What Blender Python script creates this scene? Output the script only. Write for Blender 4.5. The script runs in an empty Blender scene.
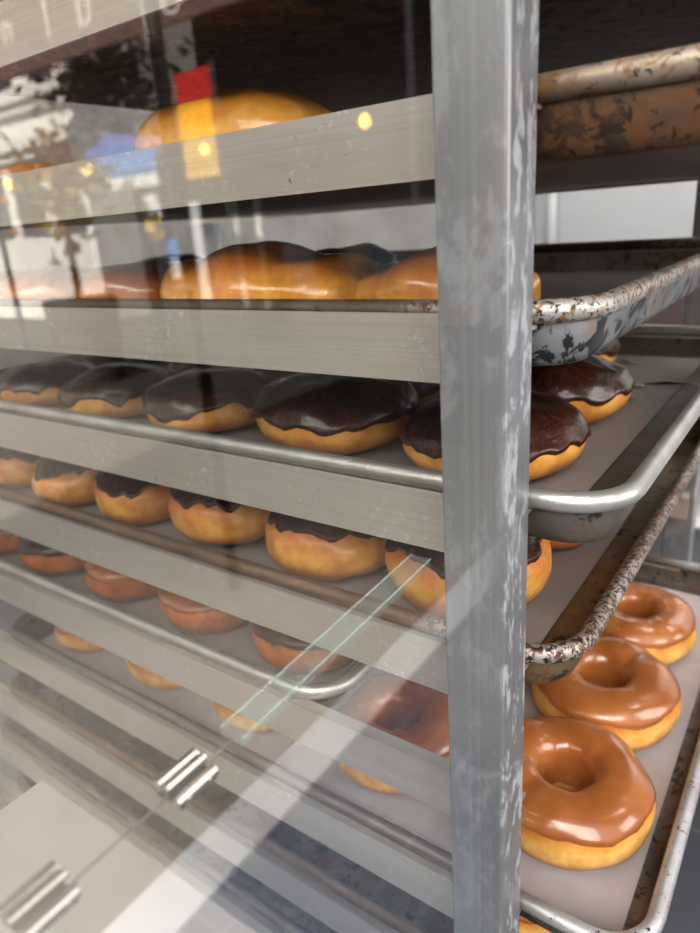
import bpy, bmesh, math, random
from math import sin, cos, pi
from mathutils import Vector, Matrix, noise

S = bpy.context.scene
COL = S.collection
random.seed(4)

# ------------------------------------------------------------------ helpers
def link(o, parent=None):
    COL.objects.link(o)
    if parent: o.parent = parent
    return o

def mesh(name, verts, faces, mats=(), smooth=True):
    me = bpy.data.meshes.new(name)
    me.from_pydata([tuple(v) for v in verts], [], faces)
    for m in mats: me.materials.append(m)
    if smooth:
        for p in me.polygons: p.use_smooth = True
    me.update()
    return me

def obj(name, me, parent=None, loc=None, rz=None):
    o = bpy.data.objects.new(name, me)
    link(o, parent)
    if loc is not None: o.location = loc
    if rz is not None: o.rotation_euler = (0, 0, rz)
    return o

def empty(name, loc=(0, 0, 0), rz=0):
    o = bpy.data.objects.new(name, None)
    o.empty_display_size = .02
    link(o); o.location = loc; o.rotation_euler = (0, 0, rz)
    return o

def tag(o, label=None, cat=None, group=None, kind=None):
    if label: o['label'] = label
    if cat: o['category'] = cat
    if group: o['group'] = group
    if kind: o['kind'] = kind
    return o

class MB:
    """collects boxes, tubes ... into one mesh"""
    def __init__(s): s.v = []; s.f = []
    def add(s, vs, fs):
        b = len(s.v); s.v += [Vector(v) for v in vs]; s.f += [tuple(i + b for i in f) for f in fs]
    def box(s, a, b):
        x0, y0, z0 = a; x1, y1, z1 = b
        s.add([(x0,y0,z0),(x1,y0,z0),(x1,y1,z0),(x0,y1,z0),(x0,y0,z1),(x1,y0,z1),(x1,y1,z1),(x0,y1,z1)],
              [(0,3,2,1),(4,5,6,7),(0,1,5,4),(1,2,6,5),(2,3,7,6),(3,0,4,7)])
    def tube(s, p, q, r, n=16, r2=None):
        p = Vector(p); q = Vector(q); d = (q - p).normalized()
        u = d.orthogonal().normalized(); w = d.cross(u)
        r2 = r if r2 is None else r2
        vs = [p + (u*cos(2*pi*k/n) + w*sin(2*pi*k/n))*r for k in range(n)] + \
             [q + (u*cos(2*pi*k/n) + w*sin(2*pi*k/n))*r2 for k in range(n)]
        fs = [(k, (k+1) % n, n+(k+1) % n, n+k) for k in range(n)]
        fs += [tuple(range(n-1, -1, -1)), tuple(range(n, 2*n))]
        s.add(vs, fs)
    def quad(s, a, b, c, d): s.add([a, b, c, d], [(0, 1, 2, 3)])
    def blob(s, c, r, nu=8, nv=6):
        c = Vector(c); vs = []; fs = []
        for j in range(nv+1):
            t = pi*j/nv
            for i in range(nu):
                p = 2*pi*i/nu
                vs.append(c + Vector((r[0]*sin(t)*cos(p), r[1]*sin(t)*sin(p), r[2]*cos(t))))
        for j in range(nv):
            for i in range(nu):
                fs.append((j*nu+i, (j+1)*nu+i, (j+1)*nu+(i+1) % nu, j*nu+(i+1) % nu))
        s.add(vs, fs)
    def build(s, name, mat, parent=None, smooth=False, bevel=0, seg=2):
        me = mesh(name, s.v, s.f, [mat] if mat else [], smooth)
        if bevel:
            bm = bmesh.new(); bm.from_mesh(me)
            bmesh.ops.bevel(bm, geom=bm.edges[:], offset=bevel, segments=seg, affect='EDGES', profile=.5)
            bm.to_mesh(me); bm.free()
        return obj(name, me, parent)

# ------------------------------------------------------------------ materials
def srgb(r, g, b):
    f = lambda c: (c/255/12.92) if c/255 <= .04045 else ((c/255+.055)/1.055)**2.4
    return (f(r), f(g), f(b), 1)

class NT:
    def __init__(s, name):
        s.m = bpy.data.materials.new(name); s.m.use_nodes = True
        s.t = s.m.node_tree; s.n = s.t.nodes
        s.b = s.n['Principled BSDF']; s.out = s.n['Material Output']
        s.tc = s.n.new('ShaderNodeTexCoord')
    def l(s, a, b): s.t.links.new(a, b)
    def mapping(s, scale=(1,1,1), coord='Object', loc=(0,0,0), rot=(0,0,0)):
        m = s.n.new('ShaderNodeMapping'); m.inputs['Scale'].default_value = scale
        m.inputs['Location'].default_value = loc; m.inputs['Rotation'].default_value = rot
        s.l(s.tc.outputs[coord], m.inputs['Vector']); return m.outputs['Vector']
    def noise(s, scale, vec, detail=4, rough=.55, dist=0):
        n = s.n.new('ShaderNodeTexNoise'); n.inputs['Scale'].default_value = scale
        n.inputs['Detail'].default_value = detail; n.inputs['Roughness'].default_value = rough
        n.inputs['Distortion'].default_value = dist
        s.l(vec, n.inputs['Vector']); return n.outputs['Fac']
    def ramp(s, fac, stops, interp='LINEAR'):
        r = s.n.new('ShaderNodeValToRGB'); r.color_ramp.interpolation = interp
        e = r.color_ramp.elements
        while len(e) < len(stops): e.new(.5)
        for i, (p, c) in enumerate(stops):
            e[i].position = p; e[i].color = c if len(c) == 4 else (*c, 1)
        s.l(fac, r.inputs['Fac']); return r.outputs['Color']
    def mix(s, fac, a, b, mode='MIX'):
        m = s.n.new('ShaderNodeMix'); m.data_type = 'RGBA'; m.blend_type = mode
        for i, v in ((0, fac), (6, a), (7, b)):
            if hasattr(v, 'is_output'): s.l(v, m.inputs[i])
            else: m.inputs[i].default_value = v
        return m.outputs[2]
    def math(s, op, a, b=0.0):
        m = s.n.new('ShaderNodeMath'); m.operation = op
        for i, v in ((0, a), (1, b)):
            if hasattr(v, 'is_output'): s.l(v, m.inputs[i])
            else: m.inputs[i].default_value = v
        return m.outputs[0]
    def sep(s, vec):
        x = s.n.new('ShaderNodeSeparateXYZ'); s.l(vec, x.inputs[0]); return x.outputs
    def bump(s, h, strength=.3, dist=.001):
        b = s.n.new('ShaderNodeBump'); b.inputs['Strength'].default_value = strength
        b.inputs['Distance'].default_value = dist
        s.l(h, b.inputs['Height']); s.l(b.outputs[0], s.b.inputs['Normal'])
    def set(s, **k):
        for key, v in k.items():
            i = s.b.inputs[key.replace('_', ' ')]
            if hasattr(v, 'is_output'): s.l(v, i)
            else: i.default_value = v
        return s.m

BLK = (0, 0, 0, 1); WHT = (1, 1, 1, 1)

def plain(name, c, rough=.6, metal=0, var=.12, scale=8, spec=.4):
    t = NT(name); v = t.mapping()
    n = t.noise(scale, v)
    d = tuple(x*(1-var) for x in c[:3]) + (1,); u = tuple(min(1, x*(1+var)) for x in c[:3]) + (1,)
    col = t.ramp(n, [(.3, d), (.7, u)])
    return t.set(Base_Color=col, Roughness=rough, Metallic=metal, Specular_IOR_Level=spec)

def post_material():
    t = NT('brushed_aluminium_post')
    br = t.noise(1, t.mapping((420, 420, 1.2)), 3, .6)
    col = t.ramp(br, [(.25, srgb(140,140,141)), (.75, srgb(158,158,158))])
    # cool tint low down / dusty
    big = t.noise(14, t.mapping((1, 1, .7)), 3)
    col = t.mix(t.ramp(big, [(.4, BLK), (.75, (.35,.35,.35,1))]), col, srgb(126,134,150))
    # white flour smears: heavier on the +X face and lower down
    sm = t.noise(30, t.mapping((1, 1.4, .5), rot=(.5, .2, .3)), 4, .6, 2.0)
    sp = t.noise(170, t.mapping((1, 1, .5), rot=(.4, .1, .2)), 6, .75, .5)
    sc = t.noise(120, t.mapping((1, 1, .12), rot=(.25, .1, .1)), 4, .7, .3)
    smear = t.ramp(t.math('ADD', t.math('ADD', t.math('MULTIPLY', sm, .42), t.math('MULTIPLY', sp, .46)), t.math('MULTIPLY', sc, .12)), [(.515, BLK), (.555, WHT)])
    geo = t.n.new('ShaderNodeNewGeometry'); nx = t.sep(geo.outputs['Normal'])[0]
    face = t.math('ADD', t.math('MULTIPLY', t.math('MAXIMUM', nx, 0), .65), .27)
    z = t.sep(t.tc.outputs['Object'])[2]
    low = t.ramp(t.math('MULTIPLY', t.math('SUBTRACT', .05, z), 2.6), [(0, (.35,.35,.35,1)), (1, WHT)])
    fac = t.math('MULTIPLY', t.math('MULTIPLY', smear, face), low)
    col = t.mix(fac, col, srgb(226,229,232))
    t.bump(br, .12, .0006)
    return t.set(Base_Color=col, Roughness=t.ramp(fac, [(0, (.42,)*3+(1,)), (.6, (.8,)*3+(1,))]),
                 Metallic=t.ramp(fac, [(0, (.55,)*3+(1,)), (.6, BLK)]))

def rail_material():
    t = NT('brushed_aluminium_rail')
    br = t.noise(1, t.mapping((3, 900, 1100)), 3, .6)
    col = t.ramp(br, [(.25, srgb(182,176,166)), (.75, srgb(196,190,181))])
    st = t.noise(9, t.mapping((1, 1, 3)), 4)
    col = t.mix(t.ramp(st, [(.45, BLK), (.8, (.3,.3,.3,1))]), col, srgb(158,140,120))
    sp = t.noise(210, t.mapping((1, 1, 1)), 5, .7)
    sp2 = t.noise(22, t.mapping((1, 1, 1)), 3)
    fac = t.math('MULTIPLY', t.ramp(sp, [(.56, BLK), (.64, WHT)]), t.ramp(sp2, [(.5, BLK), (.7, (.6,.6,.6,1))]))
    col = t.mix(fac, col, srgb(232,230,226))
    dk = t.ramp(t.noise(120, t.mapping((1, 1, 1), loc=(3, 1, 2)), 4, .7), [(.70, BLK), (.76, WHT)])
    col = t.mix(dk, col, srgb(70,58,48))
    t.bump(br, .1, .0005)
    return t.set(Base_Color=col, Roughness=.4, Metallic=.5)

def pan_material(name, clean, dark, rust, black, a1=.5, a2=.5, scale=70, rough=.45, metal=.6, tarnish=None):
    """sheet metal with baked-on stains. a1: share of rust, a2: share of black"""
    t = NT(name)
    v = t.mapping()
    n0 = t.noise(18, v, 4)
    col = t.ramp(n0, [(.3, dark), (.65, clean)])
    n1 = t.noise(scale, t.mapping(loc=(2, 5, 1)), 6, .68, .6)
    r1 = t.ramp(n1, [(.64 - .28*a1, BLK), (.70 - .28*a1, WHT)])
    col = t.mix(r1, col, rust)
    n2 = t.noise(scale*1.6, t.mapping(loc=(7, 1, 4)), 6, .68, .4)
    r2 = t.ramp(n2, [(.68 - .28*a2, BLK), (.72 - .28*a2, WHT)])
    col = t.mix(r2, col, black)
    if tarnish:                       # the long runs are browned where they ride in the rails
        x = t.sep(v)[0]
        run = t.ramp(t.math('ADD', t.math('MULTIPLY', t.math('SUBTRACT', .285, x), 22), t.math('MULTIPLY', t.math('SUBTRACT', n0, .5), .8)), [(0, BLK), (1, WHT)])
        n4 = t.noise(1, t.mapping((26, 160, 160)), 5, .65)
        tcol = t.ramp(n4, [(.3, tuple(c*.55 for c in tarnish[:3]) + (1,)), (.55, tarnish), (.78, tuple(min(1, c*1.9) for c in tarnish[:3]) + (1,))])
        col = t.mix(t.math('MULTIPLY', run, .88), col, tcol)
    t.bump(t.math('ADD', n1, n2), .35, .0012)
    mm = t.math('MULTIPLY', t.math('SUBTRACT', 1, t.math('MULTIPLY', t.math('MAXIMUM', r1, r2), .8)), metal)
    return t.set(Base_Color=col, Roughness=rough, Metallic=mm)

def dough_material(name, top, waist, bottom, coat=.25, rough=.42, spots=None, pos=(.14, .40, .62, .86), bot2=None):
    """fried dough: dark underside, pale waist, golden brown top, by height in the bounding box"""
    t = NT(name)
    z = t.sep(t.tc.outputs['Generated'])[2]
    n = t.noise(26, t.mapping(), 4)
    zz = t.math('ADD', z, t.math('MULTIPLY', t.math('SUBTRACT', n, .5), .30))
    col = t.ramp(zz, [(pos[0], bottom), (pos[1], waist), (pos[2], waist), (pos[3], top)])
    n2 = t.noise(60, t.mapping(loc=(3, 2, 1)), 5, .6)
    col = t.mix(t.ramp(n2, [(.36, (.55,.55,.55,1)), (.60, BLK)]), col, bottom)
    n3 = t.noise(300, t.mapping(), 3, .6)
    t.bump(t.math('ADD', t.math('MULTIPLY', n2, 2.0), t.math('MULTIPLY', n3, .35)), .35, .0016)
    return t.set(Base_Color=col, Roughness=rough, Coat_Weight=coat, Coat_Roughness=.12,
                 Subsurface_Weight=.12, Subsurface_Radius=(.012, .005, .002), Subsurface_Scale=.6)

def glaze_material():
    t = NT('sugar_glaze')
    n = t.noise(20, t.mapping(), 4)
    col = t.ramp(n, [(.3, srgb(146,84,40)), (.55, srgb(170,106,58)), (.75, srgb(192,134,84))])
    fl = t.noise(45, t.mapping((1, 1, 1), loc=(1, 4, 2)), 6, .7, 1.5)
    flk = t.ramp(fl, [(.62, BLK), (.72, (.55,.55,.55,1))])
    col = t.mix(flk, col, srgb(224,180,130))
    n2 = t.noise(70, t.mapping(), 4)
    t.bump(t.math('ADD', n2, t.math('MULTIPLY', fl, .7)), .25, .0014)
    return t.set(Base_Color=col, Roughness=.26, Coat_Weight=.7, Coat_Roughness=.1,
                 Subsurface_Weight=.1, Subsurface_Radius=(.012, .005, .002), Subsurface_Scale=.5)

def chocolate_material():
    t = NT('chocolate_icing')
    n = t.noise(30, t.mapping(), 4)
    col = t.ramp(n, [(.3, srgb(40,19,11)), (.7, srgb(74,39,26))])
    w = t.noise(55, t.mapping((1, 1, 1)), 5, .62, 1.8)
    cr = t.ramp(w, [(.485, BLK), (.5, (.4,.4,.4,1)), (.515, BLK)])
    col = t.mix(cr, col, srgb(112,84,72))
    n2 = t.noise(110, t.mapping(loc=(2,2,2)), 5, .6, .8)
    t.bump(t.math('ADD', t.math('MULTIPLY', w, 1.2), t.math('MULTIPLY', n2, .5)), .45, .0022)
    return t.set(Base_Color=col, Roughness=.24, Coat_Weight=.3, Coat_Roughness=.06, Specular_IOR_Level=.4)

def glass_material():
    t = NT('window_glass')
    lw = t.n.new('ShaderNodeFresnel'); lw.inputs['IOR'].default_value = 1.62
    fac = t.math('MULTIPLY_ADD' if False else 'MULTIPLY', lw.outputs[0], GLASS_GAIN)
    fac = t.math('MINIMUM', t.math('ADD', fac, .02), .6)
    tr = t.n.new('ShaderNodeBsdfTransparent'); tr.inputs[0].default_value = (.95, .965, .96, 1)
    gl = t.n.new('ShaderNodeBsdfGlossy'); gl.inputs['Roughness'].default_value = 0; gl.inputs[0].default_value = (1,1,1,1)
    mx = t.n.new('ShaderNodeMixShader')
    t.l(fac, mx.inputs[0]); t.l(tr.outputs[0], mx.inputs[1]); t.l(gl.outputs[0], mx.inputs[2])
    t.l(mx.outputs[0], t.out.inputs['Surface']); t.n.remove(t.b)
    return t.m
GLASS_GAIN = 1.15

M_post = post_material(); M_rail = rail_material()
M_fried = dough_material('fried_dough', srgb(212,120,46), srgb(240,182,92), srgb(188,100,36), pos=(.10,.36,.5,.78))
M_ring = dough_material('ring_dough', srgb(210,132,56), srgb(248,200,114), srgb(190,116,52), pos=(.10,.34,.52,.72))
M_gold = dough_material('golden_glazed_dough', srgb(224,132,38), srgb(246,184,84), srgb(196,104,32), coat=.8, rough=.3, pos=(.05,.3,.5,.9))
M_pale = dough_material('pale_glazed_dough', srgb(236,158,60), srgb(246,190,96), srgb(220,136,50), coat=.7, rough=.32)
M_brown = dough_material('brown_glazed_dough', srgb(164,84,36), srgb(206,122,54), srgb(128,60,24), coat=.8, rough=.28)
M_glaze = glaze_material(); M_choc = chocolate_material()
M_glass = glass_material()

# ------------------------------------------------------------------ pastry shapes
def ring_point(th, v, R, hole, h, seed):
    """v: 0 outer equator, pi/2 top, pi inner, 3pi/2 bottom"""
    a = (R - hole)/2; rc = (R + hole)/2
    cx, cz = cos(v), sin(v)
    k = .86 if cx > 0 else .62
    px = math.copysign(abs(cx)**k, cx); pz = math.copysign(abs(cz)**k, cz)
    r = rc + a*px; z = h*.5*pz
    if cx < 0 and cz < -.15: r -= hole*.6*min(1, -cx*1.8)*min(1, (-.15 - cz)/.6)
    if z < -h*.40: z = -h*.40 - (abs(z) - h*.40)*.25
    p = Vector((r*cos(th), r*sin(th), z))
    n = noise.noise(Vector((cos(th)*1.6 + seed*3.1, sin(th)*1.6, cz*.9)))
    m = noise.noise(Vector((cos(th)*3.5 + seed*5.7, sin(th)*3.5, cz*2.2)))
    p.x *= 1 + .05*n; p.y *= 1 + .05*n; p.z += .0024*n + .0009*m
    return p

def bun_point(th, v, rx, ry, h, seed, lump=.05, ex=.8, lobes=0):
    """v: -pi/2 bottom .. pi/2 top; a plump bun with flattened underside"""
    c, s = cos(v), sin(v)
    cr = abs(c)**.72; sz = math.copysign(abs(s)**.9, s)
    ct, st = cos(th), sin(th)
    px = math.copysign(abs(ct)**ex, ct); py = math.copysign(abs(st)**ex, st)
    x = rx*cr*px; y = ry*cr*py; z = h*.5*sz
    if lobes:
        z *= 1 + .13*cos(lobes*pi*x/rx)*1.0
        y *= 1 + .10*cos(lobes*pi*x/rx)
    if z < -h*.36: z = -h*.36 - (abs(z) - h*.36)*.3
    n = noise.noise(Vector((ct*cr*1.4 + seed*3.3, st*cr*1.4, s*1.1)))
    m = noise.noise(Vector((ct*cr*3.2 + seed*7.1, st*cr*3.2, s*2.6)))
    f = 1 + lump*n + lump*.45*m
    return Vector((x*f, y*f, z + h*(.06*n + .03*m)))

def normal_of(fn, th, v):
    e = .01
    a = fn(th + e, v) - fn(th - e, v); b = fn(th, v + e) - fn(th, v - e)
    n = a.cross(b)
    return n.normalized() if n.length > 1e-12 else Vector((0, 0, 1))

def closed_mesh(name, fn, nt, v0, v1, nv, wrap, mat, base):
    vs = []; fs = []
    rows = nv if wrap else nv + 1
    for j in range(rows):
        v = v0 + (v1 - v0)*j/nv
        for i in range(nt):
            vs.append(fn(2*pi*i/nt, v))
    for j in range(nv):
        j2 = (j + 1) % rows
        for i in range(nt):
            i2 = (i + 1) % nt
            fs.append((j*nt + i, j*nt + i2, j2*nt + i2, j2*nt + i))
    zm = min(v.z for v in vs)
    for v in vs: v.z -= zm
    base.append(zm)
    return mesh(name, vs, fs, [mat])

def ring_pastry(R, hole, h, seed, dough, icing=None, vout=.35, drip=.22, icing_name='icing'):
    fn = lambda th, v: ring_point(th, v, R, hole, h, seed)
    b = []
    body = closed_mesh('dough', fn, 64, 0, 2*pi, 36, True, dough, b)
    out = [('dough', body)]
    if icing:
        nt, nv = 72, 22
        vs = []; fs = []
        for j in range(nv + 1):
            s = j/nv
            for i in range(nt):
                th = 2*pi*i/nt
                lo = vout + drip*noise.noise(Vector((cos(th)*2.2 + seed, sin(th)*2.2, 3.3))) \
                     + drip*.5*noise.noise(Vector((cos(th)*6 + seed, sin(th)*6, 1.3)))
                hi = pi + .45
                v = lo + (hi - lo)*s
                d = min(s, 1 - s)
                off = .0013*min(1, (d/.06)**.5) + .0006*math.exp(-((s - .06)/.05)**2) if d > 0 else -.0010
                vs.append(fn(th, v) + normal_of(fn, th, v)*off - Vector((0, 0, b[0])))
        for j in range(nv):
            for i in range(nt):
                i2 = (i + 1) % nt
                fs.append((j*nt + i, j*nt + i2, (j+1)*nt + i2, (j+1)*nt + i))
        out.append((icing_name, mesh(icing_name, vs, fs, [icing])))
    return out

def bun_pastry(rx, ry, h, seed, dough, icing=None, vlo=.15, drip=.25, lump=.05, ex=.9, lobes=0, icing_name='icing'):
    fn = lambda th, v: bun_point(th, v, rx, ry, h, seed, lump, ex, lobes)
    b = []
    e = .02
    body = closed_mesh('dough', fn, 56, -pi/2 + e, pi/2 - e, 30, False, dough, b)
    # close the tiny poles
    bm = bmesh.new(); bm.from_mesh(body); bmesh.ops.holes_fill(bm, edges=bm.edges[:]); bm.to_mesh(body); bm.free()
    for p in body.polygons: p.use_smooth = True
    out = [('dough', body)]
    if icing:
        nt, nv = 72, 20
        vs = []; fs = []
        for j in range(nv + 1):
            s = j/nv
            for i in range(nt):
                th = 2*pi*i/nt
                lo = vlo + drip*noise.noise(Vector((cos(th)*1.8 + seed, sin(th)*1.8, 3.3))) \
                     + drip*.6*noise.noise(Vector((cos(th)*5 + seed, sin(th)*5, 1.3)))
                v = lo + (pi/2 - e - lo)*s
                off = -.0012 if j == 0 else .0016*min(1, (s/.06)**.5) + .0010*math.exp(-((s - .07)/.05)**2)
                n = normal_of(fn, th, v) if s < .97 else Vector((0, 0, 1))
                vs.append(fn(th, v) + n*off - Vector((0, 0, b[0])))
        for j in range(nv):
            for i in range(nt):
                i2 = (i + 1) % nt
                fs.append((j*nt + i, j*nt + i2, (j+1)*nt + i2, (j+1)*nt + i))
        fs.append(tuple(nv*nt + i for i in range(nt)))
        out.append((icing_name, mesh(icing_name, vs, fs, [icing])))
    return out

LIB = {}
for k in range(4):
    LIB['ring', k] = ring_pastry(.0555, .0175, .043, k + 1.3, M_ring, M_glaze, vout=.36, drip=.2, icing_name='glaze')
    LIB['choc', k] = bun_pastry(.0545, .0525, .047, k + 5.2, M_fried, M_choc, vlo=-.02, drip=.28)
    LIB['waist', k] = bun_pastry(.0525, .0500, .060, k + 9.4, M_fried, M_choc, vlo=.42, drip=.3)
    LIB['brown', k] = ring_pastry(.050, .0125, .040, k + 21.3, M_brown, M_choc if k % 2 else M_glaze, vout=.30, drip=.2,
                                  icing_name='icing' if k % 2 else 'glaze')
    LIB['gold', k] = bun_pastry(.054, .050, .052, k + 31.7, M_gold, lump=.07)
    LIB['brownbun', k] = bun_pastry(.051, .050, .052, k + 51.7, M_brown, lump=.07)
    LIB['golddark', k] = bun_pastry(.052, .050, .052, k + 41.7, M_brown, M_choc, vlo=.45, drip=.2)
LIB['lobed', 0] = bun_pastry(.084, .046, .056, 3.9, M_gold, lump=.08, ex=.75, lobes=2)
LIB['lobed', 1] = bun_pastry(.068, .046, .056, 6.2, M_gold, lump=.09, ex=.8, lobes=2)
LIB['long', 0] = bun_pastry(.076, .040, .068, 2.2, M_pale, lump=.035, ex=.62)
LIB['long', 1] = bun_pastry(.083, .040, .060, 8.2, M_gold, lump=.05, ex=.62)

def pastry(kind, var, x, y, z, rz, label, cat, name, group, scale=1):
    r = empty(name, (x, y, z), rz)
    r.scale = (scale,)*3
    for pn, me in LIB[kind, var]:
        obj(pn, me, r)
    tag(r, label, cat, group)
    return r

# ------------------------------------------------------------------ the rack
X_BACK = -.745
def top_z(k): return .047 - .088*(k - 1) + (.0045 if k == 0 else 0)        # top of rail k (0 = topmost seen)
DROP = {0: -.009, 1: -.009, 2: -.0055, 3: -.003, 4: -.003}   # how far below the rail top its ledge is
def drop(k): return DROP.get(k, -.0025)
rack = empty('bakery_rack', (0, 0, -1.15))
tag(rack, 'tall aluminium tray rack with flour-smeared square post and angled rails', 'rack')
def rk(mb, name, mat, **kw):
    for v in mb.v: v.z += 1.15
    return mb.build(name, mat, rack, **kw)
YF, YR = .5215, .5495; YP = .545
for (x0, y0) in ((-.03, 0), (X_BACK, 0), (-.03, YP), (X_BACK, YP)):
    m = MB(); m.box((x0, y0, -1.06), (x0 + .03, y0 + .028, .62)); rk(m, 'post', M_post, bevel=.0016, seg=2)
for k in range(-4, 12):
    t = top_z(k)
    for side in (0, 1):
        ya, yb, yl = (.0283, .0300, .0400) if side == 0 else (YF - .0003, YF - .002, YF - .012)
        m = MB()
        vs = []
        d = drop(k); prof = [(ya, t - .032), (ya, t), (yb, t), (yb, t + d), (yl, t + d), (yl, t + d - .0018), (yb, t + d - .0018), (yb, t - .032)]
        if side: prof = prof[::-1]
        n = len(prof)
        m.add([(X_BACK + .004, y, z) for y, z in prof] + [(-.003, y, z) for y, z in prof],
              [(i, (i+1) % n, n + (i+1) % n, n + i) for i in range(n)] + [tuple(range(n))[::-1], tuple(range(n, 2*n))])
        rk(m, 'rail', M_rail)
for x0 in (-.026, X_BACK + .004):
    for z0 in (.595, -1.04):
        m = MB(); m.box((x0, .028, z0), (x0 + .022, YP, z0 + .022)); rk(m, 'crossbar', M_rail, bevel=.001)
for (x0, y0) in ((-.015, .014), (X_BACK + .015, .014), (-.015, YP + .014), (X_BACK + .015, YP + .014)):
    m = MB(); m.tube((x0 - .012, y0, -1.105), (x0 + .012, y0, -1.105), .045, 24)
    m.box((x0 - .014, y0 - .012, -1.108), (x0 + .014, y0 + .012, -1.06))
    rk(m, 'caster', plain('black_rubber', srgb(40,40,42)), smooth=False)

# ------------------------------------------------------------------ sheet pans
def rrect(x0, x1, y0, y1, d, rad, n=9):
    x0 += d; x1 -= d; y0 += d; y1 -= d; r = max(.004, rad - d)
    pts = []
    for cx, cy, a0 in ((x1 - r, y0 + r, -pi/2), (x1 - r, y1 - r, 0), (x0 + r, y1 - r, pi/2), (x0 + r, y0 + r, pi)):
        for i in range(n):
            a = a0 + pi/2*i/(n - 1)
            pts.append((cx + r*cos(a), cy + r*sin(a)))
    return pts

def loft(x0, x1, y0, y1, prof, rad, closed, cap=None):
    rings = [[(x, y, z) for x, y in rrect(x0, x1, y0, y1, d, rad)] for d, z in prof]
    vs = [p for r in rings for p in r]; n = len(rings[0]); fs = []
    R_ = len(rings)
    for j in range(R_ if closed else R_ - 1):
        j2 = (j + 1) % R_
        for i in range(n):
            i2 = (i + 1) % n
            fs.append((j*n + i, j*n + i2, j2*n + i2, j2*n + i))
    if cap == 'both':
        fs.append(tuple(range(n))[::-1]); fs.append(tuple((R_-1)*n + i for i in range(n)))
    return vs, fs

PAN_Y0, PAN_Y1 = .0335, .5175
def sheet_pan(k, x1, label, m_rim, m_body, zoff=0, length=.672, m_in=None):
    x0 = x1 - length
    z0 = top_z(k) + .0053 + drop(k) + zoff          # centre of the rolled rim
    root = empty('sheet_pan', ((x0 + x1)/2, (PAN_Y0 + PAN_Y1)/2, z0 - .026))
    tag(root, label, 'baking tray', 'sheet pans in the rack')
    hx, hy = (x1 - x0)/2, (PAN_Y1 - PAN_Y0)/2; dz = .026
    # tray: outside skin down and across the bottom, inside skin up again
    prof = [(.0215, .0010), (.0165, .0014), (.0135, .0030), (.0112, .0068), (.0058, .0245), (.0050, .0262),   # inside (top of floor -> rim)
            (.0040, .0250), (.0100, .0064), (.0122, .0018), (.0150, .0004), (.0210, 0)]
    vs, fs = loft(-hx, hx, -hy, hy, prof, .036, False, 'both')
    fs = [tuple(reversed(f)) for f in fs]
    me = mesh('tray', vs, fs, [m_body, m_in or m_body])
    nr = len(rrect(-hx, hx, -hy, hy, 0, .036))
    for p in me.polygons:
        if p.index < 5*nr or p.index == len(me.polygons) - 2: p.material_index = 1
    obj('tray', me, root)
    cr = [(.0050 + .0050*cos(a), dz + .0052*sin(a)) for a in [2*pi*i/14 for i in range(14)]]
    vs, fs = loft(-hx, hx, -hy, hy, cr, .036, True)
    obj('rim', mesh('rim', vs, fs, [m_rim]), root)
    return root, z0 - .025

W = srgb
M_p1 = pan_material('brown_baked_pan', W(112,92,74), W(72,52,40), W(104,72,42), W(48,36,30), .6, .45, 95, metal=.45)
M_p1r = pan_material('brown_baked_rim', W(186,174,158), W(112,92,70), W(124,92,60), W(58,44,36), .5, .35, 130, metal=.45)
M_p0 = pan_material('burnt_pan_bottom', W(112,84,70), W(74,56,48), W(128,86,60), W(48,38,36), .45, .5, 45, rough=.55, metal=.35)
M_p2 = pan_material('black_flaked_pan', W(150,152,152), W(112,112,112), W(140,112,86), W(36,36,38), .25, .62, 42)
M_p2r = pan_material('flaked_rim', W(200,196,190), W(150,140,128), W(146,104,72), W(46,38,34), .45, .5, 210, tarnish=W(74,58,46))
M_p3 = pan_material('dull_steel_pan', W(122,114,104), W(86,78,70), W(104,84,66), W(50,42,38), .3, .3, 60)
M_p3r = pan_material('clean_silver_rim', W(206,204,198), W(172,168,160), W(170,140,108), W(90,70,58), .02, .0, 160, rough=.34, metal=.75)
M_p4 = pan_material('tarnished_brass_brown_pan', W(142,118,84), W(92,70,48), W(112,80,52), W(34,26,24), .3, .42, 40)
M_p4r = pan_material('rust_flecked_rim', W(196,188,180), W(132,110,92), W(112,72,48), W(40,30,27), .5, .62, 230, tarnish=W(112,88,66))
M_p6 = pan_material('grey_pan', W(120,112,106), W(82,72,64), W(100,72,50), W(38,30,28), .35, .42, 60)
M_p6r = pan_material('silver_worn_rim', W(198,198,200), W(158,154,150), W(128,98,74), W(46,38,36), .18, .26, 130, tarnish=W(112,100,88))

pans = {}
M_in2 = pan_material('dusty_pan_inside', W(176,168,160), W(140,126,114), W(120,92,72), W(80,66,58), .3, .2, 50, metal=.3)
specs = [
 (0, .215, 'highest sheet pan in view, only its burnt dark underside showing', M_p0, M_p0, 0, .672),
 (1, .10, 'brown baked-on sheet pan jutting out above the golden bun tray, rim at eye level', M_p1r, M_p1, 0, .672),
 (2, .024, 'sheet pan of golden glazed buns, its end wall flaked with black', M_p2r, M_p2, 0, .672),
 (3, .041, 'sheet pan with clean silver rim holding the upper chocolate-topped buns', M_p3r, M_p3, 0, .672),
 (4, .0235, 'rust-flecked sheet pan holding the lower chocolate-topped buns', M_p4r, M_p4, 0, .672),
 (5, -.137, 'sheet pan pushed back inside the rack, silver corner left of the post', M_p3r, M_p6, 0, .60),
 (6, .071, 'worn silver sheet pan carrying large glazed ring doughnuts on white paper', M_p6r, M_p6, 0, .672),
 (7, .03, 'dark sheet pan directly below the glazed ring doughnut pan', M_p4r, M_p6, 0, .672),
 (8, -.03, 'sheet pan two levels below the glazed ring doughnut pan', M_p6r, M_p6, 0, .672),
 (9, -.03, 'sheet pan three levels below the glazed ring doughnut pan', M_p4r, M_p6, 0, .672),
 (10, -.03, 'sheet pan four levels below the glazed ring doughnut pan', M_p6r, M_p6, 0, .672),
]
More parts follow.
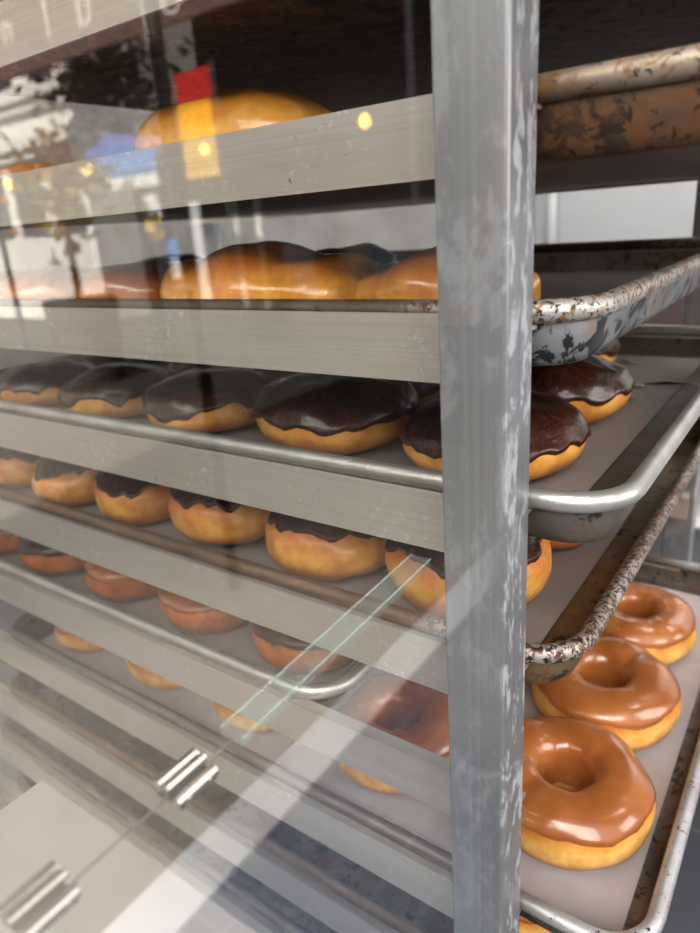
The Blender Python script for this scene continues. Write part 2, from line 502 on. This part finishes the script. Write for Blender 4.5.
for k, x1, lb, mr, mb_, zo, ln in specs:
    pans[k] = sheet_pan(k, x1, lb, mr, mb_, zo, ln, M_in2 if k == 2 else None)

# parchment sheets
def paper_material(name, c):
    t = NT(name); n = t.noise(30, t.mapping(), 4)
    col = t.ramp(n, [(.3, tuple(x*.86 for x in c[:3]) + (1,)), (.7, c)])
    t.bump(t.noise(60, t.mapping(), 3), .2, .001)
    return t.set(Base_Color=col, Roughness=.75)
M_paperA = paper_material('greasy_parchment', srgb(150,140,134))
M_paperB = paper_material('white_parchment', srgb(184,176,176))
def parchment(k, x0, x1, mat, label, smears=()):
    z = pans[k][1] + .0005
    nx, ny = 40, 24; y0, y1 = .056, .494
    vs = []; fs = []
    for j in range(ny + 1):
        for i in range(nx + 1):
            x = x0 + (x1 - x0)*i/nx; y = y0 + (y1 - y0)*j/ny
            vs.append((x, y, z + .0004 + .0005*noise.noise(Vector((x*30, y*30, k)))))
    for j in range(ny):
        for i in range(nx):
            a = j*(nx + 1) + i; fs.append((a, a + 1, a + nx + 2, a + nx + 1))
    o = obj('parchment_sheet', mesh('parchment_sheet', vs, fs, [mat]))
    tag(o, label, 'baking paper', 'parchment sheets lining the pans')
    for s_ in smears:
        sx, sy, lx, ly, a = s_
        m = MB()
        pts = []
        for i in range(14):
            th = 2*pi*i/14
            rr_ = 1 + .45*noise.noise(Vector((cos(th)*2 + sx*40, sin(th)*2, sy*30)))
            px, py = lx*cos(th)*rr_, ly*sin(th)*rr_
            pts.append((sx + px*cos(a) - py*sin(a), sy + px*sin(a) + py*cos(a), z + .0016))
        top = [(sx, sy, z + .0036)]
        m.add(pts + top, [(i, (i + 1) % 14, 14) for i in range(14)])
        m.build('chocolate_smear', M_choc, o, smooth=True)
    return o
parchment(2, -.62, -.012, M_paperA, 'grey baking paper under the golden glazed buns')
parchment(3, -.60, .0015, M_paperA, 'chocolate-smeared brownish baking paper in the clean silver-rimmed pan',
          [(-.035, .36, .011, .006, .3), (-.012, .375, .022, .0022, .25), (-.034, .315, .014, .003, .2), (-.06, .455, .012, .004, -.5), (-.075, .43, .006, .004, 0)])
parchment(4, -.62, -.0125, M_paperA, 'brownish baking paper in the rust-flecked pan')
parchment(5, -.70, -.17, M_paperA, 'baking paper in the pushed-back pan with silver corner')
parchment(6, -.575, .0485, M_paperB, 'white baking paper under the large glazed ring doughnuts')

# ------------------------------------------------------------------ pastries
rnd = random.Random(11)
def fz(k): return pans[k][1] + .0014
def ring(k, x, y, label, var, scale=1.0, grp='glazed ring doughnuts'):
    pastry('ring', var, x, y, fz(k), rnd.uniform(0, 6.28), label, 'doughnut', 'glazed_doughnut', grp, scale)
# pan 6, glazed rings
P6 = 'on the white-papered pan'
ring(6, -.010, .138, 'nearest big glazed ring doughnut, right of the post above the pan corner', 0, 1.05)
ring(6, -.017, .257, 'glazed ring doughnut second from the pan corner, directly behind the nearest one', 1, 1.06)
ring(6, -.020, .376, 'glazed ring doughnut third from the pan corner, farthest back right of the post', 2, 1.0)
ring(6, -.145, .127, 'pink-lit glazed ring doughnut just left of the post, below the pushed-back pan', 3, 1.0)
ring(6, -.283, .118, 'glazed ring doughnut second left of the post ' + P6, 0, .93)
ring(6, -.400, .116, 'glazed ring doughnut third left of the post ' + P6, 1, .93)
ring(6, -.525, .112, 'glazed ring doughnut farthest left ' + P6, 2, .88)
ring(6, -.140, .250, 'glazed ring doughnut behind the pink-lit one ' + P6, 2, 1.0)
ring(6, -.270, .245, 'glazed ring doughnut in the second row, shaded below the pushed-back pan', 3, .95)
ring(6, -.145, .375, 'glazed ring doughnut in the third row left of the post ' + P6, 0, .98)
# pan 7
for i, (x, lb) in enumerate(((-.046, 'nearest the post'), (-.185, 'second left of the post'), (-.318, 'third left of the post'), (-.45, 'farthest left'))):
    ring(7, x, .125, 'shadowed ring doughnut on the pan below the white-papered one, ' + lb, (i + 1) % 4, .98, 'ring doughnuts on the dark lower pan')

def choc(kind, k, x, y, label, var, scale=1.0, grp='', rz=None):
    pastry(kind, var, x, y, fz(k), rnd.uniform(0, 6.28) if rz is None else rz, label, 'doughnut', 'chocolate_iced_doughnut', grp, scale)
G3 = 'chocolate buns on the silver-rimmed pan'
choc('choc', 3, -.063, .130, 'dark chocolate-topped bun half hidden behind the post, front row of silver-rimmed pan', 0, 1.0, G3)
choc('choc', 3, -.070, .252, 'glossy chocolate-topped bun right of the post, behind the half-hidden front bun', 1, 1.05, G3)
choc('choc', 3, -.112, .400, 'farthest chocolate-topped bun right of the post, peeking below the black-flaked pan', 2, .95, G3)
choc('choc', 3, -.188, .136, 'large chocolate-topped bun first left of the post, silver-rimmed pan', 3, 1.08, G3)
choc('choc', 3, -.312, .128, 'chocolate-topped bun with pale band, second left of post in silver-rimmed pan', 2, .98, G3)
choc('choc', 3, -.432, .126, 'chocolate-topped bun third left of the post in the silver-rimmed pan', 1, .92, G3)
choc('choc', 3, -.548, .128, 'chocolate-topped bun farthest left, front row of the silver-rimmed pan', 0, .90, G3)
for i, (x, lb) in enumerate(((-.192, 'behind the first bun left of post'), (-.305, 'behind the second bun left of post'), (-.425, 'behind the third bun left of post'))):
    choc('choc', 3, x, .254, 'back-row chocolate-topped bun ' + lb + ', silver-rimmed pan', i, .98, G3)
G4 = 'chocolate buns on the rust-flecked pan'
choc('waist', 4, -.074, .116, 'chocolate bun half hidden by the post in the rust-flecked pan', 0, 1.0, G4)
choc('waist', 4, -.066, .226, 'chocolate bun behind the half-hidden one, rust-flecked pan, right of the post', 1, .98, G4)
choc('waist', 4, -.182, .113, 'yellow-waisted chocolate bun first left of the post in the rust-flecked pan', 2, .98, G4)
choc('waist', 4, -.290, .114, 'yellow-waisted chocolate bun second left of the post in the rust-flecked pan', 3, .98, G4)
choc('waist', 4, -.394, .108, 'chocolate bun third left of the post in the rust-flecked pan', 0, .88, G4)
choc('waist', 4, -.492, .106, 'chocolate bun fourth left of the post in the rust-flecked pan', 1, .86, G4)
choc('waist', 4, -.592, .108, 'chocolate bun farthest left in the rust-flecked pan', 2, .86, G4)
for i, (x, lb) in enumerate(((-.188, 'first'), (-.295, 'second'), (-.395, 'third'))):
    choc('waist', 4, x, .226, 'back-row chocolate bun behind the %s one left of post, rust-flecked pan' % lb, (i + 2) % 4, .96, G4)
G5 = 'brown doughnuts on the pushed-back pan'
for i, (x, y, v, lb) in enumerate(((-.213, .114, 1, 'dark iced ring doughnut at the silver corner of the pushed-back pan'),
        (-.325, .113, 0, 'brown ring doughnut second from the silver corner, pushed-back pan'),
        (-.437, .112, 2, 'brown ring doughnut third from the silver corner, pushed-back pan'),
        (-.548, .110, 3, 'dark iced ring doughnut fourth from the silver corner, pushed-back pan'),
        (-.652, .110, 0, 'brown ring doughnut farthest left on the pushed-back pan'),
        (-.215, .225, 3, 'dark iced ring doughnut behind the silver-corner one, pushed-back pan'))):
    pastry('brown', v, x, y, fz(5), rnd.uniform(0, 6.28), lb, 'doughnut', 'brown_doughnut', G5, 1.0)
G2 = 'golden buns on the black-flaked pan'
def gold(kind, v, x, y, rz, lb, s=1.0, nm='golden_glazed_bun'):
    pastry(kind, v, x, y, fz(2), rz, lb, 'bun', nm, G2, s)
gold('lobed', 0, -.224, .112, .05, 'long lobed golden glazed bun in clear view left of the post')
gold('lobed', 1, -.093, .124, -.1, 'orange golden bun partly hidden by the post, beside the long lobed bun', .84)
gold('brownbun', 0, -.364, .120, 1.0, 'brown glazed bun first left of the long lobed golden bun', .97)
gold('brownbun', 1, -.476, .114, 2.0, 'brown glazed bun second left of the long lobed golden bun', .97)
gold('gold', 2, -.574, .116, .5, 'yellowish glazed bun at the far left of the golden bun tray', .92)
gold('golddark', 2, -.245, .235, 0, 'dark-topped bun directly behind the long lobed golden bun', .92)
gold('golddark', 3, -.355, .235, 0, 'dark-topped bun behind the first brown glazed bun', .94)
gold('golddark', 0, -.465, .235, 2.2, 'dark-topped bun behind the second brown glazed bun', .95)
gold('golddark', 1, -.140, .262, 1.2, 'dark-topped bun behind the orange bun at the post', .9)
G1 = 'long buns on the brown baked-on pan'
pastry('long', 0, -.238, .112, fz(1), .0, 'long pale golden bun behind the upper rail, fully in view', 'bun', 'long_bun', G1, 1.0)
pastry('long', 1, -.478, .108, fz(1), .05, 'long orange bun at the far left behind the upper rail', 'bun', 'long_bun', G1, .80)

# ------------------------------------------------------------------ the window glass and its fittings
GY = -.215
pane = MB()
pane.quad((-1.6, GY, -1.1), (.0885, GY, -1.1), (.0885, GY, 1.0), (-1.6, GY, 1.0))
pn = pane.build('window_1', M_glass); tag(pn, 'large clear shop window pane in front of the rack', 'window', kind='structure')

M_chrome = plain('polished_chrome', srgb(158,152,148), .2, 1.0, .04)
M_edge = NT('pale_green_glass_edge')
def edge_material(name='pale_green_glass_edge', f=.07):
    t = NT(name)
    t.noise(20, t.mapping())
    tr = t.n.new('ShaderNodeBsdfTransparent'); tr.inputs[0].default_value = (.93, .96, .95, 1)
    mx = t.n.new('ShaderNodeMixShader'); mx.inputs[0].default_value = f
    t.set(Base_Color=srgb(214,228,224), Roughness=.15)
    t.l(tr.outputs[0], mx.inputs[1]); t.l(t.b.outputs[0], mx.inputs[2]); t.l(mx.outputs[0], t.out.inputs['Surface'])
    return t.m
bpy.data.materials.remove(M_edge.m); M_edge = edge_material()

M_edge2 = edge_material('bright_glass_edge', .24)
t = empty('glass_bracket', (-.04, -.10, -.155)); tag(t, 'narrow pale green glass strip slanting from the small clamp up to the post', 'glass strip')
m = MB(); m.add([(-.0455, -.128, -.158), (-.0360, -.128, -.158), (-.0360, -.0015, -.1525), (-.0455, -.0015, -.1525),
                 (-.0455, -.128, -.154), (-.0360, -.128, -.154), (-.0360, -.0015, -.1485), (-.0455, -.0015, -.1485)],
                [(0,3,2,1),(4,5,6,7),(0,1,5,4),(1,2,6,5),(2,3,7,6),(3,0,4,7)])
for v in m.v: v -= t.location
m.build('glass_bar', M_edge, t)
for xx in (-.0458, -.0357):
    m = MB(); m.tube((xx, -.128, -.1540), (xx, -.0015, -.1485), .00045, 8)
    for v in m.v: v -= t.location
    m.build('glass_edge', M_edge2, t)
m = MB(); m.tube((-.0408, -.2, -.1575), (-.0408, -.128, -.1565), .00035, 8)
for v in m.v: v -= t.location
m.build('rod', plain('grey_wire', srgb(120,112,106), .4, .6), t)
def clamp(y, z, lb):
    c = empty('chrome_clamp', (-.0408, y, z)); c.scale = (.82,)*3; tag(c, lb, 'clamp', 'chrome glass clamps')
    for dx, dz, rr_ in ((-.0046, .0018, .0026), (.0006, .0030, .0018), (.0052, -.0010, .0024)):
        m = MB(); m.tube((dx, -.0095, dz), (dx, .0095, dz), rr_, 18); m.build('barrel', M_chrome, c, smooth=False)
    m = MB(); m.box((-.0066, -.0088, -.0040), (.0072, .0088, -.0002)); m.build('plate', M_dkchrome, c, bevel=.0006)
    for yy in (-.005, .005):
        m = MB(); m.blob((.0066, yy, -.0014), (.0016, .0018, .0018)); m.build('screw', M_chrome, c, smooth=True)
M_dkchrome = plain('dark_polished_plate', srgb(64,56,54), .25, .6, .1)
clamp(-.1965, -.1545, 'chrome barrel clamp at the lower left above the pale sill')
clamp(-.1480, -.1560, 'chrome barrel clamp at the end of the glass strip, over the lower rails')
# ------------------------------------------------------------------ sill inside the window
M_sill = plain('pale_stone', srgb(176,170,164), .5, 0, .05, 30)
m = MB(); m.box((-.265, -.212, -.42), (.05, -.097, -.314))
o = m.build('trim_1', M_sill, bevel=.002); tag(o, 'pale stone window sill block below the glass', 'sill', kind='structure')

# ------------------------------------------------------------------ shop interior
def tiles(name, c, g, size, mortar=.012, rough=.35):
    t = NT(name); b = t.n.new('ShaderNodeTexBrick'); b.offset = 0
    b.inputs['Scale'].default_value = 1; b.inputs['Brick Width'].default_value = size; b.inputs['Row Height'].default_value = size
    b.inputs['Mortar Size'].default_value = mortar*size; b.inputs['Mortar Smooth'].default_value = .3
    b.inputs['Color1'].default_value = c; b.inputs['Color2'].default_value = tuple(x*.92 for x in c[:3]) + (1,)
    b.inputs['Mortar'].default_value = g
    t.l(t.mapping(), b.inputs['Vector'])
    n = t.noise(6, t.mapping(), 4)
    col = t.mix(t.math('MULTIPLY', n, .35), b.outputs['Color'], tuple(x*.7 for x in c[:3]) + (1,))
    return t.set(Base_Color=col, Roughness=rough)
def struct(name, mb, mat, label=None, cat=None, **kw):
    o = mb.build(name, mat, **kw); o['kind'] = 'structure'
    if label: o['label'] = label; o['category'] = cat
    return o
m = MB(); m.quad((-3, GY, -1.15), (3, GY, -1.15), (3, 1.9, -1.15), (-3, 1.9, -1.15)); struct('floor', m, tiles('grey_floor_tiles', srgb(108,110,116), srgb(140,142,146), .3))
m = MB(); m.quad((-3, 1.9, -1.15), (3, 1.9, -1.15), (3, 1.9, 1.6), (-3, 1.9, 1.6)); struct('wall_back', m, plain('grey_wall_paint', srgb(168,166,166), .7))
m = MB(); m.quad((-3, GY, -1.15), (-3, 1.9, -1.15), (-3, 1.9, 1.6), (-3, GY, 1.6)); struct('wall_left', m, plain('warm_wall_paint', srgb(150,140,134), .7))
m = MB(); m.quad((-3, GY, 1.6), (-3, 1.9, 1.6), (3, 1.9, 1.6), (3, GY, 1.6)); struct('ceiling', m, plain('ceiling_paint', srgb(176,172,166), .8))

# stainless counter behind the rack, with pan and backsplash
M_steel = plain('stainless_steel', srgb(186,188,192), .32, .7, .06, 4)
t = empty('steel_counter', (.05, 1.0, -1.15)); tag(t, 'stainless steel counter behind the rack with grey top and legs', 'counter')
def part(mb, name, mat, root, **kw):
    L = root.location
    for v in mb.v: v -= L
    return mb.build(name, mat, root, **kw)
m = MB(); m.box((-.9, .66, -.545), (1.2, 1.25, -.515)); part(m, 'worktop', M_steel, t, bevel=.003)
for x0 in (-.86, 1.12):
    for y0 in (.70, 1.17):
        m = MB(); m.box((x0, y0, -1.15), (x0 + .04, y0 + .04, -.545)); part(m, 'leg', M_steel, t)
m = MB(); m.box((-.9, 1.235, -.515), (1.2, 1.25, -.30)); part(m, 'backsplash', M_steel, t)
t = empty('steel_food_pan', (.06, .82, -.513)); tag(t, 'deep stainless steel food pan on counter behind rack, at right edge', 'food pan')
vs, fs = loft(-.16, .16, -.13, .13, [(.02, .002), (.012, .012), (.006, .085), (0, .088), (0, .091), (.008, .091), (.010, .086), (.016, .014), (.024, .005)], .03, False, 'both')
obj('pan_body', mesh('pan_body', vs, [tuple(reversed(f)) for f in fs], [M_steel]), t)
# tall steel cabinet / hood seen through the gap under the brown pan
t = empty('steel_cabinet', (.2, 1.6, -1.15)); tag(t, 'blurred pale steel cabinet at the back wall right of the post', 'cabinet')
m = MB(); m.box((-.55, 1.45, -1.15), (1.3, 1.88, .9)); part(m, 'carcass', plain('pale_steel', srgb(176,180,184), .35, .45, .05, 3), t, bevel=.004)
m = MB(); m.box((-.53, 1.435, -.16), (.36, 1.45, .88)); part(m, 'door', plain('pale_steel_door', srgb(196,200,204), .3, .4, .05, 3), t, bevel=.004)
m = MB(); m.box((-.53, 1.435, -1.1), (.36, 1.45, -.18)); part(m, 'door', plain('grey_steel_door', srgb(108,92,92), .3, .4, .05, 3), t, bevel=.004)
m = MB(); m.tube((-.48, 1.41, -.3), (-.48, 1.41, .6), .012); part(m, 'handle', plain('pale_handle', srgb(214,216,218), .4, .2), t, smooth=True)

# ------------------------------------------------------------------ the street outside (seen mirrored in the glass)
GZ = -1.5
def grid_pave():
    return tiles('dark_paving_tiles', srgb(84,92,108), srgb(120,128,142), .12, .05, .5)
m = MB(); m.quad((-.93, GY - .05, GZ), (-.93, -4.2, GZ), (6, -4.2, GZ), (6, GY - .05, GZ)); struct('paving', m, grid_pave(), 'dark blue grey tiled paving outside the window', 'pavement')
m = MB(); m.box((-1.075, -4.2, GZ - .1), (-.93, GY - .05, GZ + .012)); struct('kerb', m, plain('white_kerb_paint', srgb(240,240,240), .6, 0, .03), 'white painted kerb strip outside the window', 'kerb')
m = MB(); m.quad((-16, GY - .05, GZ), (-16, -4.2, GZ), (-1.075, -4.2, GZ), (-1.075, GY - .05, GZ)); struct('pavement', m, plain('pale_concrete', srgb(128,121,113), .8, 0, .12, 2), 'pale concrete pavement outside the window', 'pavement')
m = MB(); m.quad((-30, -4.2, GZ - .06), (-30, -16, GZ - .06), (14, -16, GZ - .06), (14, -4.2, GZ - .06)); struct('road', m, plain('asphalt', srgb(80,77,75), .9), 'grey asphalt road', 'road')

# street pole
t = empty('street_pole', (-1.93, -2.0, GZ)); tag(t, 'slim dark street pole mirrored in the window', 'pole')
m = MB(); m.tube((-1.93, -2, GZ), (-1.93, -2, 2.6), .026, 20); part(m, 'shaft', plain('dark_pole_paint', srgb(38,36,38), .5), t, smooth=True)
m = MB(); m.tube((-1.965, -2.0, GZ), (-1.965, -2.0, 2.6), .008, 12); part(m, 'light_side', plain('pale_light_side', srgb(220,214,206), .5), t, smooth=True)  # pale tube added beside the shaft as the pole's light side

# white building with cornices
M_wb = plain('white_facade', srgb(236,234,228), .7, 0, .05)
M_dkwin = plain('dark_window_pane', srgb(70,76,84), .2)
t = empty('white_building', (-14.5, -9.5, GZ)); tag(t, 'white corniced building across the street, mirrored at upper left', 'building')
m = MB(); m.box((-19, -12, GZ), (-11.7, -8.5, 6)); part(m, 'wall', M_wb, t)
for z0 in (1.75, 2.55, 3.3):
    m = MB(); m.box((-19, -8.5, z0), (-11.45, -8.15, z0 + .22)); m.box((-19, -8.5, z0 - .14), (-11.52, -8.3, z0)); part(m, 'cornice', M_wb, t)
for i in range(5):
    m = MB(); m.box((-18 + i*1.3, -8.5, 2.85), (-17.3 + i*1.3, -8.46, 3.25)); part(m, 'window', M_dkwin, t)
    m = MB(); m.box((-18 + i*1.3, -8.5, .2), (-17.1 + i*1.3, -8.46, 1.5)); part(m, 'window', M_dkwin, t)
# dark brown shop row
t = empty('brown_building', (-1, -10.5, GZ)); tag(t, 'dark brown shop building across the street with beige shopfront', 'building')
m = MB(); m.box((-8.9, -12.5, .62), (9, -9.0, 7)); part(m, 'upper_wall', plain('dark_brown_facade', srgb(38,32,31), .8), t)
m = MB(); m.box((-8.9, -12.5, GZ), (9, -9.0, .62)); part(m, 'shopfront', plain('beige_shopfront', srgb(80,72,66), .7, 0, .2, 1.2), t)
for i in range(6):
    x0 = -8.2 + i*2.4
    m = MB(); m.box((x0, -9.0, -1.0), (x0 + 1.5, -8.96, .3)); part(m, 'window', M_dkwin, t)
    pass
for x0 in (-8.48, -7.95):
    m = MB(); m.box((x0, -9.0, -1.3), (x0 + .13, -8.94, .5)); part(m, 'pilaster', M_wb, t)
# low dark building behind the tree
t = empty('grey_building', (-10.3, -10.2, GZ)); tag(t, 'low grey building behind the street tree', 'building')
m = MB(); m.box((-11.4, -12, GZ), (-8.95, -9.6, 1.6)); part(m, 'wall', plain('grey_facade', srgb(84,78,74), .8), t)
m = MB(); m.box((-11.3, -9.6, -1.2), (-9.6, -9.55, .4)); part(m, 'window', M_dkwin, t)

# street tree
t = empty('street_tree', (-8.6, -7.2, GZ)); tag(t, 'dark leafy street tree mirrored at the upper left', 'tree')
m = MB(); m.tube((-8.6, -7.2, GZ), (-8.6, -7.2, 1.7), .11, 14, .07); part(m, 'trunk', plain('bark', srgb(60,50,44), .9), t, smooth=True)
m = MB(); r2 = random.Random(3)
for i in range(900):
    c = Vector((max(-9.75, r2.gauss(-8.95, .5)), r2.gauss(-7.2, .4), r2.gauss(2.1, .38)))
    s_ = r2.uniform(.06, .13)
    u = Vector((r2.uniform(-1, 1), r2.uniform(-1, 1), r2.uniform(-1, 1))).normalized(); w_ = u.orthogonal().normalized()
    m.add([c - u*s_, c + w_*s_*.5, c + u*s_, c - w_*s_*.5], [(0, 1, 2, 3)])
part(m, 'foliage', plain('dark_leaves', srgb(44,46,40), .7), t)
# flowering bush on a planter
t = empty('flowering_bush', (-7.1, -4.9, GZ - .06)); tag(t, 'yellow green flowering bush in a planter outside', 'bush')
m = MB(); m.tube((-7.1, -4.9, GZ - .06), (-7.1, -4.9, -.6), .35, 20, .42); part(m, 'planter', plain('dark_planter', srgb(70,64,62), .8), t, smooth=False)
m = MB()
for i in range(420):
    c = Vector((max(-7.6, min(-6.6, r2.gauss(-7.1, .26))), max(-5.3, r2.gauss(-4.9, .16)), r2.gauss(.62, .28)))
    s_ = r2.uniform(.05, .11); u = Vector((r2.uniform(-1, 1), r2.uniform(-1, 1), r2.uniform(-1, 1))).normalized(); w_ = u.orthogonal().normalized()
    m.add([c - u*s_, c + w_*s_*.6, c + u*s_, c - w_*s_*.6], [(0, 1, 2, 3)])
tb = NT('bush_leaves'); nb = tb.noise(5, tb.mapping(), 3)
part(m, 'foliage', tb.set(Base_Color=tb.ramp(nb, [(.35, srgb(110,140,80)), (.5, srgb(196,170,60)), (.65, srgb(200,120,50))]), Roughness=.7), t)
m = MB(); m.tube((-7.1, -4.9, -.62), (-7.1, -4.9, .6), .04, 10); part(m, 'stem', plain('bush_stem', srgb(96,80,56), .9), t)
# blue awning
t = empty('blue_awning', (-7.2, -6.1, .6)); tag(t, 'blue and violet awning with a white lower stripe across the street', 'awning')
m = MB(); m.add([(-8.2, -5.9, .95), (-6.9, -5.9, .8), (-6.9, -6.5, 1.15), (-8.2, -6.5, 1.35)], [(0, 1, 2, 3)]); part(m, 'canopy', plain('violet_canvas', srgb(120,128,206), .8), t)
m = MB(); m.box((-7.5, -5.93, .72), (-6.6, -5.9, 1.05)); part(m, 'valance', plain('blue_canvas', srgb(64,140,222), .8), t)
m = MB(); m.box((-7.5, -5.92, .58), (-6.6, -5.89, .72)); part(m, 'stripe', plain('white_canvas', srgb(236,240,244), .8), t)
# red and yellow banner
t = empty('hanging_banner', (-5.95, -6.0, .6)); tag(t, 'hanging banner with red top and yellow lower part', 'banner')
m = MB(); m.box((-6.2, -6.02, 1.36), (-5.66, -6.0, 1.66)); part(m, 'red_panel', plain('red_cloth', srgb(214,42,36), .7), t)
m = MB(); m.box((-6.22, -6.02, .6), (-5.70, -6.0, 1.36)); part(m, 'yellow_panel', plain('yellow_cloth', srgb(246,190,40), .7), t)
m = MB(); m.tube((-5.62, -6.01, GZ), (-5.62, -6.01, 1.7), .03, 10); part(m, 'pole', M_dkwin, t)
# small signs
def sign(x0, x1, z0, z1, mats, lb):
    t = empty('street_sign', ((x0 + x1)/2, -6.05, z0)); tag(t, lb, 'sign')
    n = len(mats)
    for i, mt in enumerate(mats):
        m = MB(); m.box((x0, -6.06, z1 - (z1 - z0)*(i + 1)/n), (x1, -6.04, z1 - (z1 - z0)*i/n)); part(m, 'panel', mt, t)
    m = MB(); m.tube(((x0 + x1)/2, -6.09, GZ), ((x0 + x1)/2, -6.09, z1), .025, 8); part(m, 'post', M_dkwin, t)
M_wh = plain('white_sign', srgb(236,238,240), .6, 0, .03); M_ye = plain('yellow_sign', srgb(244,212,70), .6, 0, .03); M_bl = plain('blue_sign', srgb(40,140,220), .6, 0, .03)
sign(-7.14, -6.82, -.03, .52, [M_wh, M_ye], 'upright street sign, white above yellow')
sign(-6.78, -6.50, -.50, -.02, [M_bl, M_wh], 'street sign, blue above white')
sign(-6.3, -6.14, -.75, .36, [M_wh], 'narrow tall white street sign')
# string of warm bulbs
M_bulb = NT('warm_bulb_glow'); M_bulb.noise(3, M_bulb.mapping())
M_bulb = M_bulb.set(Base_Color=srgb(255,200,90), Emission_Color=srgb(255,190,80), Emission_Strength=14)
t = empty('festoon_lights', (-7, -6, .85)); tag(t, 'string of warm festoon bulbs across the street', 'lights')
m = MB(); m.tube((-10.0, -5.6, .93), (-3.3, -5.6, .93), .008, 6); part(m, 'cable', M_dkwin, t)
for x in (-9.9, -8.02, -5.88, -3.76):
    m = MB(); m.blob((x*.94+.06, -5.6, .82), (.055, .055, .06), 12, 8); part(m, 'bulb', M_bulb, t, smooth=True)

# awning above the shop window with pale lettering
t = empty('shop_awning', (-3, -2.6, 1.1)); tag(t, 'brown awning valance with pale letters, mirrored along the top', 'awning')
M_aw = plain('brown_canvas', srgb(112,92,88), .85); M_lt = plain('pale_lettering', srgb(214,204,200), .7, 0, .03)
t.location = (-6, -5.7, 2.0)
m = MB(); m.box((-10.2, -5.75, 2.02), (-3.0, -5.70, 3.3)); part(m, 'valance', M_aw, t)
m = MB(); m.add([(-10.2, -5.75, 3.3), (-3, -5.75, 3.3), (-3, -8.4, 4.2), (-10.2, -8.4, 4.2)], [(0, 1, 2, 3)]); part(m, 'canopy', M_aw, t)
for ch, x, z, sz in (('l', -7.85, 2.28, .55), ('u', -7.15, 2.26, .62), ('U', -5.75, 2.08, .5), ('n', -8.7, 2.36, .5)):
    cu = bpy.data.curves.new('letter', 'FONT'); cu.body = ch; cu.size = sz; cu.align_x = 'CENTER'; cu.extrude = .01
    tmp = bpy.data.objects.new('letter_source', cu); COL.objects.link(tmp)
    dg = bpy.context.evaluated_depsgraph_get(); me = bpy.data.meshes.new_from_object(tmp.evaluated_get(dg))
    bpy.data.objects.remove(tmp)
    me.transform(Matrix.Translation((x, -5.69, z)) @ Matrix.Rotation(pi, 4, 'Z') @ Matrix.Rotation(pi/2, 4, 'X'))
    me.transform(Matrix.Translation(-t.location)); me.materials.clear(); me.materials.append(M_lt)
    obj('letter', me, t)
for x in (-10.1, -3.1):
    m = MB(); m.tube((x, -5.78, GZ), (x, -5.78, 3.3), .04, 12); part(m, 'post', M_dkwin, t)
# ------------------------------------------------------------------ light
w = bpy.data.worlds.new('daylight'); S.world = w; w.use_nodes = True
nt = w.node_tree; bg = nt.nodes['Background']
tc = nt.nodes.new('ShaderNodeTexCoord'); sp = nt.nodes.new('ShaderNodeSeparateXYZ'); rp = nt.nodes.new('ShaderNodeValToRGB')
nt.links.new(tc.outputs['Generated'], sp.inputs[0])
mp = nt.nodes.new('ShaderNodeMapRange'); mp.inputs[1].default_value = -.3; mp.inputs[2].default_value = 1
nt.links.new(sp.outputs[2], mp.inputs[0]); nt.links.new(mp.outputs[0], rp.inputs[0])
e = rp.color_ramp.elements
e[0].position = .1; e[0].color = (.45, .42, .40, 1)
e[1].position = 1; e[1].color = (.72, .84, 1.0, 1)
x = e.new(.28); x.color = (.95, .96, .98, 1)
nt.links.new(rp.outputs[0], bg.inputs[0]); bg.inputs[1].default_value = 1.0

def area(name, loc, target, size, power, color, spread=180, sy=None):
    l = bpy.data.lights.new(name, 'AREA'); l.energy = power; l.color = color
    l.shape = 'RECTANGLE'; l.size = size; l.size_y = sy or size; l.spread = math.radians(spread)
    o = bpy.data.objects.new(name, l); link(o); o.location = loc
    o.rotation_euler = (Vector(target) - Vector(loc)).to_track_quat('-Z', 'Y').to_euler()
    return o
area('daylight_right', (1.5, -1.8, 1.5), (-.1, .1, -.15), 1.3, 50, (1, .97, .93))
area('daylight_front', (-.2, -2.4, 2.1), (-.2, .1, -.1), 3.0, 150, (1, .95, .88), sy=1.6)
area('pavement_fill', (-1.3, -1.2, 3.2), (-1.3, -1.2, -1.5), 1.0, 46, (1, .96, .9), spread=42)  # narrow overhead lamp added to brighten only the near pavement
area('tray_fill', (1.35, .3, .35), (-.2, .28, -.12), .8, 13, (1, .97, .94))  # unseen fill lamp, added at the right to brighten the tray insides
area('interior_fill', (.5, .9, 1.55), (.3, .6, -1), .9, 26, (1, .93, .84))  # unseen warm lamp, added to lift the shop interior
sun = bpy.data.lights.new('sun', 'SUN'); sun.energy = 16; sun.angle = .02; sun.color = (1, .95, .86)
so = bpy.data.objects.new('sun', sun); link(so)
so.rotation_euler = Vector((-.2, -1.0, -.55)).to_track_quat('-Z', 'Y').to_euler()

# ------------------------------------------------------------------ camera
R_ = ((0.8163359121198147, 0.14160334557522292, -0.5599501505539701),
      (0.5732899485833551, -0.31656128915113474, 0.7557298360288982),
      (-0.07024467, -0.93794320, -0.33960012))
cx = Vector((R_[0][0], R_[1][0], R_[2][0])); cy = -Vector((R_[0][1], R_[1][1], R_[2][1])); cz = -Vector((R_[0][2], R_[1][2], R_[2][2]))
cam = bpy.data.cameras.new('camera'); co = bpy.data.objects.new('camera', cam); link(co)
mt = Matrix((cx, cy, cz)).transposed().to_4x4(); mt.translation = Vector((.10205759, -.24455929, 0))
co.matrix_world = mt
cam.sensor_width = 36; cam.sensor_fit = 'AUTO'; cam.lens = 672/933*36
cam.clip_start = .005
cam.dof.use_dof = True; cam.dof.focus_distance = .345; cam.dof.aperture_fstop = cam.lens/3.4
S.camera = co
S.view_settings.view_transform = 'Standard'
S.view_settings.look = 'None'
S.view_settings.exposure = .08
S.view_settings.gamma = .90
